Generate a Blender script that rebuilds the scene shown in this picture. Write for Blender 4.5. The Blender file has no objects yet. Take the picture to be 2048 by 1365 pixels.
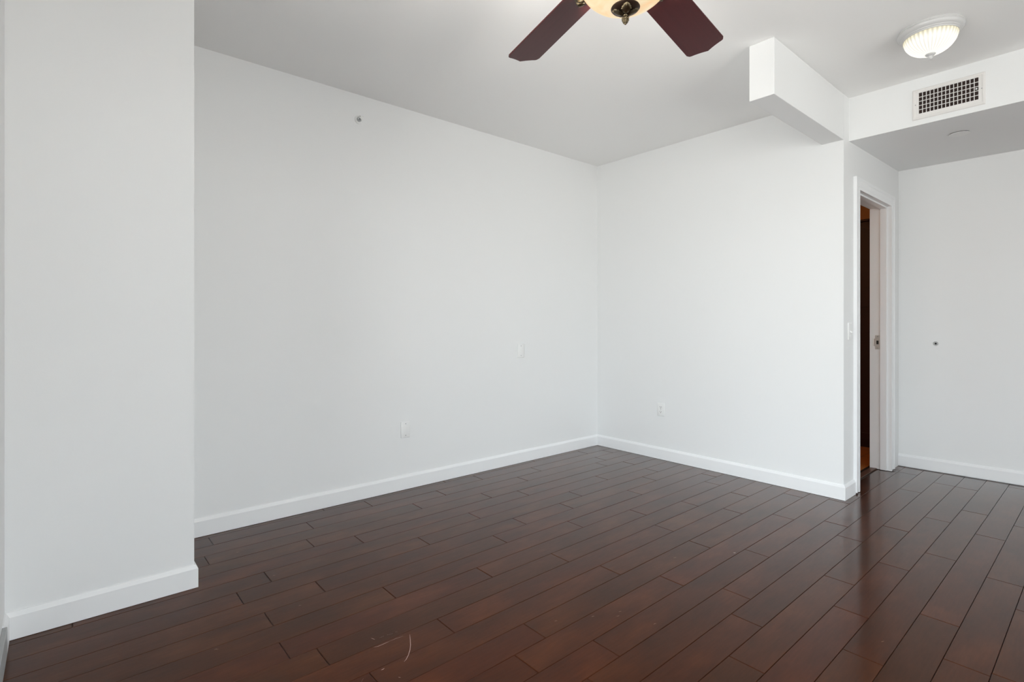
import bpy, bmesh, math, random
from mathutils import Vector, Matrix, noise

# ------------------------------------------------------------------ camera
C = bpy.context.scene.collection
YAW = math.radians(49.301)
cam_d = bpy.data.cameras.new('camera')
cam = bpy.data.objects.new('camera', cam_d)
C.objects.link(cam)
cam.location = (0, 0, 1.193)
cam.rotation_euler = (math.pi / 2, 0, YAW - math.pi / 2)
cam_d.sensor_width = 36
cam_d.lens = 1047.6 / 2048 * 36
cam_d.shift_y = -(682.5 - 648.3) / 2048
cam_d.clip_start = 0.02
bpy.context.scene.camera = cam

# ------------------------------------------------------------------ world / exposure
SKY = 6.5
world = bpy.data.worlds.new('daylight')
bpy.context.scene.world = world
world.use_nodes = True
wn = world.node_tree.nodes
wl = world.node_tree.links
wn.clear()
wo = wn.new('ShaderNodeOutputWorld')
wb = wn.new('ShaderNodeBackground')
wt = wn.new('ShaderNodeTexCoord')
ws = wn.new('ShaderNodeSeparateXYZ')
wr = wn.new('ShaderNodeMapRange')
wr.inputs[1].default_value = -1
wr.inputs[2].default_value = 1
wc = wn.new('ShaderNodeValToRGB')
wc.color_ramp.elements[0].position = 0.0
wc.color_ramp.elements[0].color = (0.98, 0.95, 0.92, 1)
wc.color_ramp.elements[1].position = 1.0
wc.color_ramp.elements[1].color = (0.60, 0.76, 1.0, 1)
for p, c in ((0.46, (1.02, 1.00, 0.98, 1)), (0.52, (1.03, 1.07, 1.11, 1)), (0.72, (0.95, 1.03, 1.12, 1))):
    e = wc.color_ramp.elements.new(p)
    e.color = c
wl.new(wt.outputs['Generated'], ws.inputs[0])
wl.new(ws.outputs['Z'], wr.inputs[0])
wl.new(wr.outputs[0], wc.inputs[0])
wl.new(wc.outputs[0], wb.inputs[0])
wb.inputs[1].default_value = SKY
wl.new(wb.outputs[0], wo.inputs[0])

vs = bpy.context.scene.view_settings
bpy.context.scene.display_settings.display_device = 'sRGB'
vs.view_transform = 'Standard'
vs.look = 'None'
vs.exposure = 0.0
vs.gamma = 1.0
vs.use_curve_mapping = False

# room numbers (metres)
XL, YP, YA, XB, YC, XH = -0.162, 2.736, 3.370, 4.008, 1.222, 4.112
XP = 0.4555          # free edge of the left pier
YS = -2.6            # wall behind the camera
H = 2.7475
WIN = ((-2.1, -0.7), (0.35, 2.05))     # glazing in the left wall
WZ = (0.10, 2.42)        # added fill windows behind the viewer, low sill
WZL = (0.10, 2.42)       # left windows

# daylight portals in the window openings (they only guide sampling of the sky)
for y0, y1 in WIN:
    ld = bpy.data.lights.new('window_portal', 'AREA')
    ld.shape = 'RECTANGLE'
    ld.size = WZL[1] - WZL[0]
    ld.size_y = y1 - y0
    ld.cycles.is_portal = True
    lo = bpy.data.objects.new('window_portal', ld)
    C.objects.link(lo)
    lo.location = (XL - 0.10, (y0 + y1) / 2, (WZL[0] + WZL[1]) / 2)
    lo.rotation_euler = (0, -math.pi / 2, 0)

# two unseen windows added behind the viewer for fill daylight
WIN_FILL = ((0.15, 2.15), (2.85, 3.65))
for x0, x1 in WIN_FILL:
    ld = bpy.data.lights.new('window_portal', 'AREA')
    ld.shape = 'RECTANGLE'
    ld.size = x1 - x0
    ld.size_y = WZ[1] - WZ[0]
    ld.cycles.is_portal = True
    lo = bpy.data.objects.new('window_portal', ld)
    C.objects.link(lo)
    lo.location = ((x0 + x1) / 2, YS - 0.10, (WZ[0] + WZ[1]) / 2)
    lo.rotation_euler = (math.pi / 2, 0, 0)

# ------------------------------------------------------------------ materials
def new_mat(name):
    m = bpy.data.materials.new(name)
    m.use_nodes = True
    n = m.node_tree.nodes
    return m, n, m.node_tree.links, n['Principled BSDF']

def plain(name, col, rough=0.5, metal=0.0, ior=1.45, bump=0.0, scale=80, var=0.0, emit=0.0, ecol=None):
    m, n, l, b = new_mat(name)
    b.inputs['Base Color'].default_value = (*col, 1)
    b.inputs['Roughness'].default_value = rough
    b.inputs['Metallic'].default_value = metal
    b.inputs['IOR'].default_value = ior
    if emit:
        b.inputs['Emission Color'].default_value = (*(ecol or col), 1)
        b.inputs['Emission Strength'].default_value = emit
    if bump or var:
        tc = n.new('ShaderNodeTexCoord')
        nz = n.new('ShaderNodeTexNoise')
        nz.inputs['Scale'].default_value = scale
        nz.inputs['Detail'].default_value = 4
        l.new(tc.outputs['Object'], nz.inputs['Vector'])
        if bump:
            bp = n.new('ShaderNodeBump')
            bp.inputs['Strength'].default_value = bump
            bp.inputs['Distance'].default_value = 0.001
            l.new(nz.outputs['Fac'], bp.inputs['Height'])
            l.new(bp.outputs[0], b.inputs['Normal'])
        if var:
            mx = n.new('ShaderNodeMix')
            mx.data_type = 'RGBA'
            mx.inputs[6].default_value = (*[c * (1 - var) for c in col], 1)
            mx.inputs[7].default_value = (*[min(1, c * (1 + var)) for c in col], 1)
            l.new(nz.outputs['Fac'], mx.inputs[0])
            l.new(mx.outputs[2], b.inputs['Base Color'])
    return m

M = {}
M['paint'] = plain('wall_paint', (0.838, 0.843, 0.842), 0.62, bump=0.12, scale=220)
M['ceil'] = plain('ceiling_paint', (0.925, 0.923, 0.915), 0.8, bump=0.15, scale=260)
M['trim'] = plain('trim_paint', (0.87, 0.875, 0.88), 0.38, bump=0.03, scale=40)
M['plate'] = plain('white_plastic', (0.86, 0.86, 0.85), 0.35)
M['dark'] = plain('black_slot', (0.012, 0.011, 0.011), 0.6)
M['duct'] = plain('duct_dark', (0.03, 0.016, 0.013), 0.8)
M['steel'] = plain('satin_steel', (0.66, 0.65, 0.62), 0.35, metal=0.7)
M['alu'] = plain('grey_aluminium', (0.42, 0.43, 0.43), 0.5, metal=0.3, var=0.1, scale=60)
M['vent'] = plain('vent_enamel', (0.80, 0.78, 0.76), 0.4)
M['bronze'] = plain('antique_brass', (0.15, 0.115, 0.07), 0.38, metal=1.0, var=0.45, scale=90)
M['bronze_dark'] = plain('dark_bronze', (0.075, 0.045, 0.032), 0.4, metal=0.8, var=0.3, scale=60)
M['bumper_ring'] = plain('grey_metal_ring', (0.12, 0.12, 0.12), 0.4)
M['lampwhite'] = plain('lamp_enamel', (0.60, 0.595, 0.59), 0.3)
M['scratch'] = plain('bare_scratch', (0.50, 0.33, 0.27), 0.7)
M['scuff'] = plain('dull_scuff', (0.17, 0.085, 0.05), 0.7)
M['reducer'] = plain('reducer_wood', (0.10, 0.052, 0.036), 0.4, var=0.25, scale=30)
M['cabinet'] = plain('dark_mahogany', (0.022, 0.0028, 0.0022), 0.45, var=0.3, scale=12)
M['inner'] = plain('amber_wall_paint', (0.62, 0.30, 0.12), 0.7, bump=0.1, scale=200)

def blade_mat():
    m, n, l, b = new_mat('blade_mahogany')
    tc = n.new('ShaderNodeTexCoord')
    mp = n.new('ShaderNodeMapping')
    mp.inputs['Scale'].default_value = (1.2, 30, 30)
    nz = n.new('ShaderNodeTexNoise')
    nz.inputs['Scale'].default_value = 3
    nz.inputs['Detail'].default_value = 6
    cr = n.new('ShaderNodeValToRGB')
    cr.color_ramp.elements[0].color = (0.055, 0.0085, 0.0095, 1)
    cr.color_ramp.elements[1].color = (0.095, 0.016, 0.017, 1)
    l.new(tc.outputs['Object'], mp.inputs[0])
    l.new(mp.outputs[0], nz.inputs['Vector'])
    l.new(nz.outputs['Fac'], cr.inputs[0])
    l.new(cr.outputs[0], b.inputs['Base Color'])
    b.inputs['Roughness'].default_value = 0.42
    return m
M['blade'] = blade_mat()

def glow_glass(name, c0, c1, strength, scale=6, base=(0.8, 0.7, 0.55)):
    m, n, l, b = new_mat(name)
    tc = n.new('ShaderNodeTexCoord')
    nz = n.new('ShaderNodeTexNoise')
    nz.inputs['Scale'].default_value = scale
    nz.inputs['Detail'].default_value = 5
    nz.inputs['Distortion'].default_value = 1.2
    cr = n.new('ShaderNodeValToRGB')
    cr.color_ramp.elements[0].position = 0.35
    cr.color_ramp.elements[0].color = (*c0, 1)
    cr.color_ramp.elements[1].position = 0.62
    cr.color_ramp.elements[1].color = (*c1, 1)
    l.new(tc.outputs['Object'], nz.inputs['Vector'])
    l.new(nz.outputs['Fac'], cr.inputs[0])
    b.inputs['Base Color'].default_value = (*base, 1)
    b.inputs['Roughness'].default_value = 0.3
    l.new(cr.outputs[0], b.inputs['Emission Color'])
    b.inputs['Emission Strength'].default_value = strength
    return m
M['alabaster'] = glow_glass('alabaster_glass', (1.0, 0.60, 0.25), (1.0, 0.80, 0.50), 0.72, 9, (0.35, 0.28, 0.2))
def dome_mat():
    m, n, l, b = new_mat('ribbed_lit_glass')
    tc = n.new('ShaderNodeTexCoord')
    sp = n.new('ShaderNodeSeparateXYZ')
    l.new(tc.outputs['Object'], sp.inputs[0])
    at = n.new('ShaderNodeMath'); at.operation = 'ARCTAN2'
    l.new(sp.outputs['Y'], at.inputs[0]); l.new(sp.outputs['X'], at.inputs[1])
    mu = n.new('ShaderNodeMath'); mu.operation = 'MULTIPLY'; mu.inputs[1].default_value = 36
    l.new(at.outputs[0], mu.inputs[0])
    cs = n.new('ShaderNodeMath'); cs.operation = 'COSINE'
    l.new(mu.outputs[0], cs.inputs[0])
    mr = n.new('ShaderNodeMapRange')
    mr.inputs[1].default_value = -1
    mr.inputs[3].default_value = 0.70
    mr.inputs[4].default_value = 1.12
    l.new(cs.outputs[0], mr.inputs[0])
    # the bulbs sit low in the bowl: the glass is dimmer and yellower up at the pan
    mz = n.new('ShaderNodeMapRange')
    mz.inputs[1].default_value = -0.045
    mz.inputs[2].default_value = -0.080
    l.new(sp.outputs['Z'], mz.inputs[0])
    cr = n.new('ShaderNodeValToRGB')
    cr.color_ramp.elements[0].color = (0.62, 0.56, 0.36, 1)
    cr.color_ramp.elements[1].color = (1.0, 0.97, 0.88, 1)
    l.new(mz.outputs[0], cr.inputs[0])
    l.new(cr.outputs[0], b.inputs['Emission Color'])
    l.new(mr.outputs[0], b.inputs['Emission Strength'])
    b.inputs['Base Color'].default_value = (0.25, 0.24, 0.22, 1)
    b.inputs['Roughness'].default_value = 0.25
    return m
M['dome'] = dome_mat()
M['inlamp'] = plain('warm_lamp_glass', (1, 0.8, 0.55), 0.4, emit=50, ecol=(1.0, 0.62, 0.30))

def pane_mat():
    m, n, l, b = new_mat('window_glass')
    out = n['Material Output']
    tr = n.new('ShaderNodeBsdfTransparent')
    tr.inputs[0].default_value = (0.97, 0.985, 0.98, 1)
    gl = n.new('ShaderNodeBsdfGlossy')
    gl.inputs['Roughness'].default_value = 0.02
    fr = n.new('ShaderNodeFresnel')
    fr.inputs[0].default_value = 1.45
    mx = n.new('ShaderNodeMixShader')
    l.new(fr.outputs[0], mx.inputs[0])
    l.new(tr.outputs[0], mx.inputs[1])
    l.new(gl.outputs[0], mx.inputs[2])
    l.new(mx.outputs[0], out.inputs[0])
    return m
M['pane'] = pane_mat()

def floor_mat():
    m, n, l, b = new_mat('espresso_hardwood')
    at = n.new('ShaderNodeAttribute')
    at.attribute_name = 'plank'
    sp = n.new('ShaderNodeSeparateXYZ')
    l.new(at.outputs['Vector'], sp.inputs[0])
    tc = n.new('ShaderNodeTexCoord')
    ad = n.new('ShaderNodeVectorMath')
    ad.operation = 'MULTIPLY_ADD'
    ad.inputs[1].default_value = (37, 53, 11)
    l.new(at.outputs['Vector'], ad.inputs[0])
    l.new(tc.outputs['Object'], ad.inputs[2])
    # broad stain patches
    mp = n.new('ShaderNodeMapping')
    mp.inputs['Scale'].default_value = (2.0, 4.2, 1)
    l.new(ad.outputs[0], mp.inputs[0])
    n1 = n.new('ShaderNodeTexNoise')
    n1.inputs['Scale'].default_value = 1.6
    n1.inputs['Detail'].default_value = 3
    n1.inputs['Roughness'].default_value = 0.5
    l.new(mp.outputs[0], n1.inputs['Vector'])
    # fine grain
    mg = n.new('ShaderNodeMapping')
    mg.inputs['Scale'].default_value = (7, 60, 1)
    l.new(ad.outputs[0], mg.inputs[0])
    n2 = n.new('ShaderNodeTexNoise')
    n2.inputs['Scale'].default_value = 2
    n2.inputs['Detail'].default_value = 6
    l.new(mg.outputs[0], n2.inputs['Vector'])
    cr = n.new('ShaderNodeValToRGB')
    e = cr.color_ramp.elements
    e[0].position = 0.30
    e[0].color = (0.048, 0.0160, 0.0080, 1)
    e[1].position = 0.74
    e[1].color = (0.086, 0.0258, 0.0098, 1)
    k = e.new(0.52)
    k.color = (0.063, 0.0188, 0.0082, 1)
    l.new(n1.outputs['Fac'], cr.inputs[0])
    hs = n.new('ShaderNodeHueSaturation')
    mr = n.new('ShaderNodeMapRange')
    mr.inputs[3].default_value = 0.92
    mr.inputs[4].default_value = 1.08
    l.new(sp.outputs['X'], mr.inputs[0])
    l.new(mr.outputs[0], hs.inputs['Value'])
    mh = n.new('ShaderNodeMapRange')
    mh.inputs[3].default_value = 0.498
    mh.inputs[4].default_value = 0.506
    l.new(sp.outputs['Y'], mh.inputs[0])
    l.new(mh.outputs[0], hs.inputs['Hue'])
    l.new(cr.outputs[0], hs.inputs['Color'])
    mx = n.new('ShaderNodeMix')
    mx.data_type = 'RGBA'
    mx.blend_type = 'MULTIPLY'
    mx.inputs[0].default_value = 0.6
    g2 = n.new('ShaderNodeMapRange')
    g2.inputs[3].default_value = 0.6
    g2.inputs[4].default_value = 1.4
    l.new(n2.outputs['Fac'], g2.inputs[0])
    l.new(hs.outputs[0], mx.inputs[6])
    l.new(g2.outputs[0], mx.inputs[7])
    rr = n.new('ShaderNodeMapRange')
    rr.inputs[3].default_value = 0.278
    rr.inputs[4].default_value = 0.31
    l.new(n1.outputs['Fac'], rr.inputs[0])
    # slow waviness of the hand-scraped boards
    mw = n.new('ShaderNodeMapping')
    mw.inputs['Scale'].default_value = (3.0, 14, 1)
    l.new(ad.outputs[0], mw.inputs[0])
    n3 = n.new('ShaderNodeTexNoise')
    n3.inputs['Scale'].default_value = 1.4
    n3.inputs['Detail'].default_value = 2
    l.new(mw.outputs[0], n3.inputs['Vector'])
    bp = n.new('ShaderNodeBump')
    bp.inputs['Strength'].default_value = 0.25
    bp.inputs['Distance'].default_value = 0.0015
    l.new(n3.outputs['Fac'], bp.inputs['Height'])
    # satin varnish: matt wood body under a Schlick-weighted gloss
    df = n.new('ShaderNodeBsdfDiffuse')
    gl = n.new('ShaderNodeBsdfGlossy')
    lw = n.new('ShaderNodeLayerWeight')
    lw.inputs['Blend'].default_value = 0.5
    pw = n.new('ShaderNodeMath')
    pw.operation = 'POWER'
    pw.inputs[1].default_value = 5.4
    ma = n.new('ShaderNodeMath')
    ma.operation = 'MULTIPLY_ADD'
    ma.use_clamp = True
    ma.inputs[1].default_value = 1.75
    ma.inputs[2].default_value = 0.006
    g2s = n.new('ShaderNodeBsdfGlossy')
    g2s.inputs['Roughness'].default_value = 0.13
    mg2 = n.new('ShaderNodeMixShader')
    mg2.inputs[0].default_value = 0.68
    l.new(gl.outputs[0], mg2.inputs[1])
    l.new(g2s.outputs[0], mg2.inputs[2])
    l.new(bp.outputs[0], g2s.inputs['Normal'])
    ms = n.new('ShaderNodeMixShader')
    l.new(mx.outputs[2], df.inputs['Color'])
    l.new(rr.outputs[0], gl.inputs['Roughness'])
    l.new(bp.outputs[0], df.inputs['Normal'])
    l.new(bp.outputs[0], gl.inputs['Normal'])
    l.new(lw.outputs['Facing'], pw.inputs[0])
    l.new(pw.outputs[0], ma.inputs[0])
    l.new(ma.outputs[0], ms.inputs[0])
    l.new(df.outputs[0], ms.inputs[1])
    l.new(mg2.outputs[0], ms.inputs[2])
    l.new(ms.outputs[0], n['Material Output'].inputs[0])
    n.remove(b)
    return m
M['floor'] = floor_mat()
M['gap'] = plain('board_gap', (0.010, 0.005, 0.004), 0.8)

def tile_mat():
    m, n, l, b = new_mat('terracotta_tile')
    tc = n.new('ShaderNodeTexCoord')
    br = n.new('ShaderNodeTexBrick')
    br.offset = 0
    br.inputs['Scale'].default_value = 1
    br.inputs['Brick Width'].default_value = 0.305
    br.inputs['Row Height'].default_value = 0.305
    br.inputs['Mortar Size'].default_value = 0.004
    br.inputs['Color1'].default_value = (0.42, 0.17, 0.045, 1)
    br.inputs['Color2'].default_value = (0.36, 0.14, 0.035, 1)
    br.inputs['Mortar'].default_value = (0.16, 0.07, 0.03, 1)
    l.new(tc.outputs['Object'], br.inputs['Vector'])
    l.new(br.outputs[0], b.inputs['Base Color'])
    b.inputs['Roughness'].default_value = 0.35
    return m
M['tile'] = tile_mat()

# ------------------------------------------------------------------ mesh helpers
def bm_new():
    return bmesh.new()

def box(bm, x0, x1, y0, y1, z0, z1, bev=0.0, seg=2, mi=0):
    r = bmesh.ops.create_cube(bm, size=1, matrix=Matrix.Translation(((x0 + x1) / 2, (y0 + y1) / 2, (z0 + z1) / 2)) @ Matrix.Diagonal((abs(x1 - x0), abs(y1 - y0), abs(z1 - z0), 1)))
    vs_ = r['verts']
    fs = {f for v in vs_ for f in v.link_faces}
    for f in fs:
        f.material_index = mi
    if bev:
        es = {e for v in vs_ for e in v.link_edges}
        bmesh.ops.bevel(bm, geom=list(es), offset=bev, segments=seg, profile=0.5, affect='EDGES')

def prism(bm, poly, z0, z1):
    """vertical prism over a CCW polygon; z0/z1 may be callables of (x, y)"""
    f0 = z0 if callable(z0) else (lambda x, y: z0)
    f1 = z1 if callable(z1) else (lambda x, y: z1)
    a = [bm.verts.new((x, y, f0(x, y))) for x, y in poly]
    b = [bm.verts.new((x, y, f1(x, y))) for x, y in poly]
    bm.faces.new(a[::-1])
    bm.faces.new(b)
    k = len(poly)
    for i in range(k):
        j = (i + 1) % k
        bm.faces.new((a[i], a[j], b[j], b[i]))

def lathe(bm, prof, seg=48, mat=None, cap0=False, cap1=False, fn=None):
    """prof: list of (r, z) -> surface of revolution round local Z; mat: Matrix"""
    mat = mat or Matrix.Identity(4)
    rings = []
    for r, z in prof:
        if r < 1e-6:
            rings.append([bm.verts.new(mat @ Vector((0, 0, z)))])
        else:
            rg = []
            for i in range(seg):
                a = 2 * math.pi * i / seg
                rr, zz = (r, z) if fn is None else fn(r, z, a)
                rg.append(bm.verts.new(mat @ Vector((rr * math.cos(a), rr * math.sin(a), zz))))
            rings.append(rg)
    for A, B in zip(rings, rings[1:]):
        for i in range(seg):
            j = (i + 1) % seg
            if len(A) == 1 and len(B) == 1:
                continue
            if len(A) == 1:
                bm.faces.new((A[0], B[i], B[j]))
            elif len(B) == 1:
                bm.faces.new((A[i], A[j], B[0]))
            else:
                bm.faces.new((A[i], A[j], B[j], B[i]))
    if cap0 and len(rings[0]) > 1:
        bm.faces.new(rings[0])
    if cap1 and len(rings[-1]) > 1:
        bm.faces.new(rings[-1])

def tube(bm, pts, rad, seg=10, cap=True):
    pts = [Vector(p) for p in pts]
    rads = rad if isinstance(rad, (list, tuple)) else [rad] * len(pts)
    prev = None
    up = Vector((0, 0, 1))
    rings = []
    for i, p in enumerate(pts):
        d = (pts[min(i + 1, len(pts) - 1)] - pts[max(i - 1, 0)]).normalized()
        if prev is None:
            u = d.cross(up)
            if u.length < 1e-3:
                u = d.cross(Vector((1, 0, 0)))
        else:
            u = prev - d * prev.dot(d)
        u.normalize()
        prev = u
        w = d.cross(u)
        rings.append([bm.verts.new(p + (u * math.cos(2 * math.pi * k / seg) + w * math.sin(2 * math.pi * k / seg)) * rads[i]) for k in range(seg)])
    for A, B in zip(rings, rings[1:]):
        for k in range(seg):
            j = (k + 1) % seg
            bm.faces.new((A[k], A[j], B[j], B[k]))
    if cap:
        bm.faces.new(rings[0][::-1])
        bm.faces.new(rings[-1])

def obj(name, bm, mats, parent=None, smooth=None, loc=None, rot=None, clean=True):
    if clean:
        bmesh.ops.recalc_face_normals(bm, faces=bm.faces)
    me = bpy.data.meshes.new(name)
    bm.to_mesh(me)
    bm.free()
    for m in (mats if isinstance(mats, (list, tuple)) else [mats]):
        me.materials.append(m)
    if smooth is not None:
        for p in me.polygons:
            p.use_smooth = True
        if smooth < 180:
            me.set_sharp_from_angle(angle=math.radians(smooth))
    o = bpy.data.objects.new(name, me)
    C.objects.link(o)
    if parent:
        o.parent = parent
    if loc:
        o.location = loc
    if rot:
        o.rotation_euler = rot
    return o

def thing(name, label, cat, loc=(0, 0, 0), rot=(0, 0, 0), group=None):
    o = bpy.data.objects.new(name, None)
    o.empty_display_size = 0.05
    C.objects.link(o)
    o.location = loc
    o.rotation_euler = rot
    o['label'] = label
    o['category'] = cat
    if group:
        o['group'] = group
    return o

def struct(name, bm, mats, label, cat, smooth=None, clean=True):
    o = obj(name, bm, mats, smooth=smooth, clean=clean)
    o['kind'] = 'structure'
    o['label'] = label
    o['category'] = cat
    return o

# ------------------------------------------------------------------ shell
def wall_with_corner(name, x0, x1, y0, y1, z0, z1, label):
    bm = bm_new()
    box(bm, x0, x1, y0, y1, z0, z1, 0.0)
    return struct(name, bm, M['paint'], label, 'wall')

XDa, XDb = 5.342, 5.368           # the hall wall is a touch out of square
def XD(y):
    return XDa + (XDb - XDa) * (1.229 - y) / 0.765

T = 0.12
# left (window) wall: sill band, lintel, piers between the two openings
bm = bm_new()
ys = [YS, WIN[0][0], WIN[0][1], WIN[1][0], WIN[1][1], YA + T]
box(bm, XL - T, XL, ys[0], ys[1], 0, H)
box(bm, XL - T, XL, ys[2], ys[3], 0, H)
box(bm, XL - T, XL, ys[4], YP, 0, H)
for a, b in WIN:
    box(bm, XL - T, XL, a, b, 0, WZL[0])
    box(bm, XL - T, XL, a, b, WZL[1], H)
struct('wall_left', bm, M['paint'], 'white window wall meeting the projecting pier at the left edge', 'wall')
# pier
wall_with_corner('wall_left_pier', XL - T, XP, YP, YA, 0, H, 'white projecting wall section filling the left of the photo')
wall_with_corner('wall_back', XL - T, XB + T, YA, YA + T, 0, H, 'long white back wall with the sprinkler and two blank plates')
wall_with_corner('wall_right', XB, XB + T, YC, YA, 0, H, 'white side wall with the power outlet, left of the doorway')
# doorway wall
OX0, OX1, OZ = 4.292, 5.072, 2.143
bm = bm_new()
box(bm, XB + T, OX0 - 0.02, YC, YC + 0.13, 0, H)
box(bm, OX1 + 0.02, XDa, YC, YC + 0.13, 0, H)
box(bm, OX0 - 0.02, OX1 + 0.02, YC, YC + 0.13, OZ + 0.02, H)
struct('wall_doorway', bm, M['paint'], 'short white wall around the open doorway, under the soffit', 'wall')
# far hall wall
bm = bm_new()
prism(bm, [(XDa, YC), (XD(YS), YS), (XD(YS) + T, YS), (XDa + T, YC)], 0, H)
struct('wall_far_right', bm, M['paint'], 'white hall wall at the right edge with the small round bumper', 'wall')
bm = bm_new()
box(bm, XL - T, XD(YS) + T, YS - T, YS, 0, WZ[0])
box(bm, XL - T, XD(YS) + T, YS - T, YS, WZ[1], H)
xs = (XL - T, WIN_FILL[0][0], WIN_FILL[0][1], WIN_FILL[1][0], WIN_FILL[1][1], XD(YS) + T)
for i in (0, 2, 4):
    box(bm, xs[i], xs[i + 1], YS - T, YS, WZ[0], WZ[1])
struct('wall_front', bm, M['paint'], 'plain white wall behind the viewer', 'wall')
# main ceiling
bm = bm_new()
box(bm, XL - T, XD(YS) + T, YS - T, YA + T, H, H + 0.1)
struct('ceiling', bm, M['ceil'], 'flat white ceiling above the fan and the dome light', 'ceiling')
# boxed beam on the ceiling
bm = bm_new()
box(bm, 2.9205, XB, YC, 1.358, 2.438, H, 0.002, 1)
struct('ceiling_beam', bm, M['paint'], 'white boxed beam stub dropping from the ceiling toward the doorway corner', 'beam')
# soffit over the hall with the header face
bm = bm_new()
prism(bm, [(XH, YC), (XH, YS), (XD(YS), YS), (XDa, YC)], lambda x, y: 2.452 + (x - XH) * 0.021, H)
struct('wall_header', bm, M['paint'], 'white dropped header carrying the vent grille, with lower hall soffit behind', 'soffit')

# ------------------------------------------------------------------ baseboards
BH, BT = 0.104, 0.014
def baseboard(name, p, q, n, m0, m1, label, z0=0.002):
    """run from p to q; n points into the room; m = -1 inner mitre, +1 outer mitre, 0 square"""
    p, q, n = Vector(p), Vector(q), Vector(n).normalized()
    d = (q - p).normalized()
    prof = [(0.0, z0), (BT, z0), (BT, BH - 0.017), (BT * 0.80, BH - 0.012), (BT * 0.45, BH - 0.003), (0.004, BH), (0.0, BH)]
    bm = bm_new()
    A, B = [], []
    for t, z in prof:
        a = p + n * t - d * (m0 * t)
        b = q + n * t + d * (m1 * t)
        A.append(bm.verts.new((a.x, a.y, z)))
        B.append(bm.verts.new((b.x, b.y, z)))
    k = len(prof)
    for i in range(k):
        j = (i + 1) % k
        bm.faces.new((A[i], A[j], B[j], B[i]))
    bm.faces.new(A)
    bm.faces.new(B[::-1])
    return struct(name, bm, M['trim'], label, 'baseboard')

baseboard('baseboard_back', (XP, YA), (XB, YA), (0, -1), 0, -1, 'white baseboard running along the long back wall')
baseboard('baseboard_right', (XB, YA), (XB, YC), (-1, 0), -1, 1, 'white baseboard under the power outlet')
baseboard('baseboard_doorway', (XB, YC), (4.207, YC), (0, -1), 1, 0, 'short white baseboard piece between wall corner and door casing')
baseboard('baseboard_left_pier', (XL, YP), (XP, YP), (0, -1), -1, 1, 'white baseboard at the foot of the projecting wall, lower left')
nD = Vector((-(1.222 - YS), -(XD(YS) - XDa)))
baseboard('baseboard_far_right', (XDa, YC), (XD(YS), YS), nD, 0, 0, 'white baseboard at the foot of the hall wall, far right', z0=0.007)
bm = bm_new()
box(bm, XP, XP + BT, YP - 0.0, YA - BT, 0.002, BH - 0.017)
struct('baseboard_pier_side', bm, M['trim'], 'baseboard turned round the hidden side of the projecting wall', 'baseboard')
baseboard('baseboard_left', (XL, 2.62), (XL, YP), (1, 0), 0, -1, 'short piece of white baseboard in the lower left corner')
# grey strip continuing the line of the left baseboard
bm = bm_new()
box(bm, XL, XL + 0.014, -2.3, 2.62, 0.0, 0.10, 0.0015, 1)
o = struct('trim_1', bm, M['alu'], 'grey strip along the wall foot at the lower left edge', 'trim')

# ------------------------------------------------------------------ windows
for i, (a, b) in enumerate(WIN):
    bm = bm_new()
    x0, x1, f = XL - 0.10, XL - 0.04, 0.045
    box(bm, x0, x1, a, a + f, WZL[0], WZL[1])
    box(bm, x0, x1, b - f, b, WZL[0], WZL[1])
    box(bm, x0, x1, a + f, b - f, WZL[0], WZL[0] + f)
    box(bm, x0, x1, a + f, b - f, WZL[1] - f, WZL[1])
    mid = (a + b) / 2
    box(bm, x0, x1, mid - 0.025, mid + 0.025, WZL[0] + f, WZL[1] - f)
    w = struct('window_%d' % (i + 1), bm, M['trim'], ('white framed window beside the camera', 'white framed window behind the camera')[i == 0], 'window')
    bm = bm_new()
    box(bm, XL - 0.073, XL - 0.069, a + f, mid - 0.025, WZL[0] + f, WZL[1] - f)
    box(bm, XL - 0.073, XL - 0.069, mid + 0.025, b - f, WZL[0] + f, WZL[1] - f)
    obj('window_pane', bm, M['pane'], w)

for i, (a, b) in enumerate(WIN_FILL):
    bm = bm_new()
    y0, y1, f = YS - 0.10, YS - 0.04, 0.045
    box(bm, a, a + f, y0, y1, WZ[0], WZ[1])
    box(bm, b - f, b, y0, y1, WZ[0], WZ[1])
    box(bm, a + f, b - f, y0, y1, WZ[0], WZ[0] + f)
    box(bm, a + f, b - f, y0, y1, WZ[1] - f, WZ[1])
    mid = (a + b) / 2
    box(bm, mid - 0.025, mid + 0.025, y0, y1, WZ[0] + f, WZ[1] - f)
    w = struct('window_%d' % (i + 3), bm, M['trim'], ('wide white framed window added unseen behind the viewer for fill light', 'narrow white framed window added unseen behind the viewer for fill light')[i], 'window')
    bm = bm_new()
    box(bm, a + f, mid - 0.025, YS - 0.073, YS - 0.069, WZ[0] + f, WZ[1] - f)
    box(bm, mid + 0.025, b - f, YS - 0.073, YS - 0.069, WZ[0] + f, WZ[1] - f)
    obj('window_pane', bm, M['pane'], w)

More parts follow.
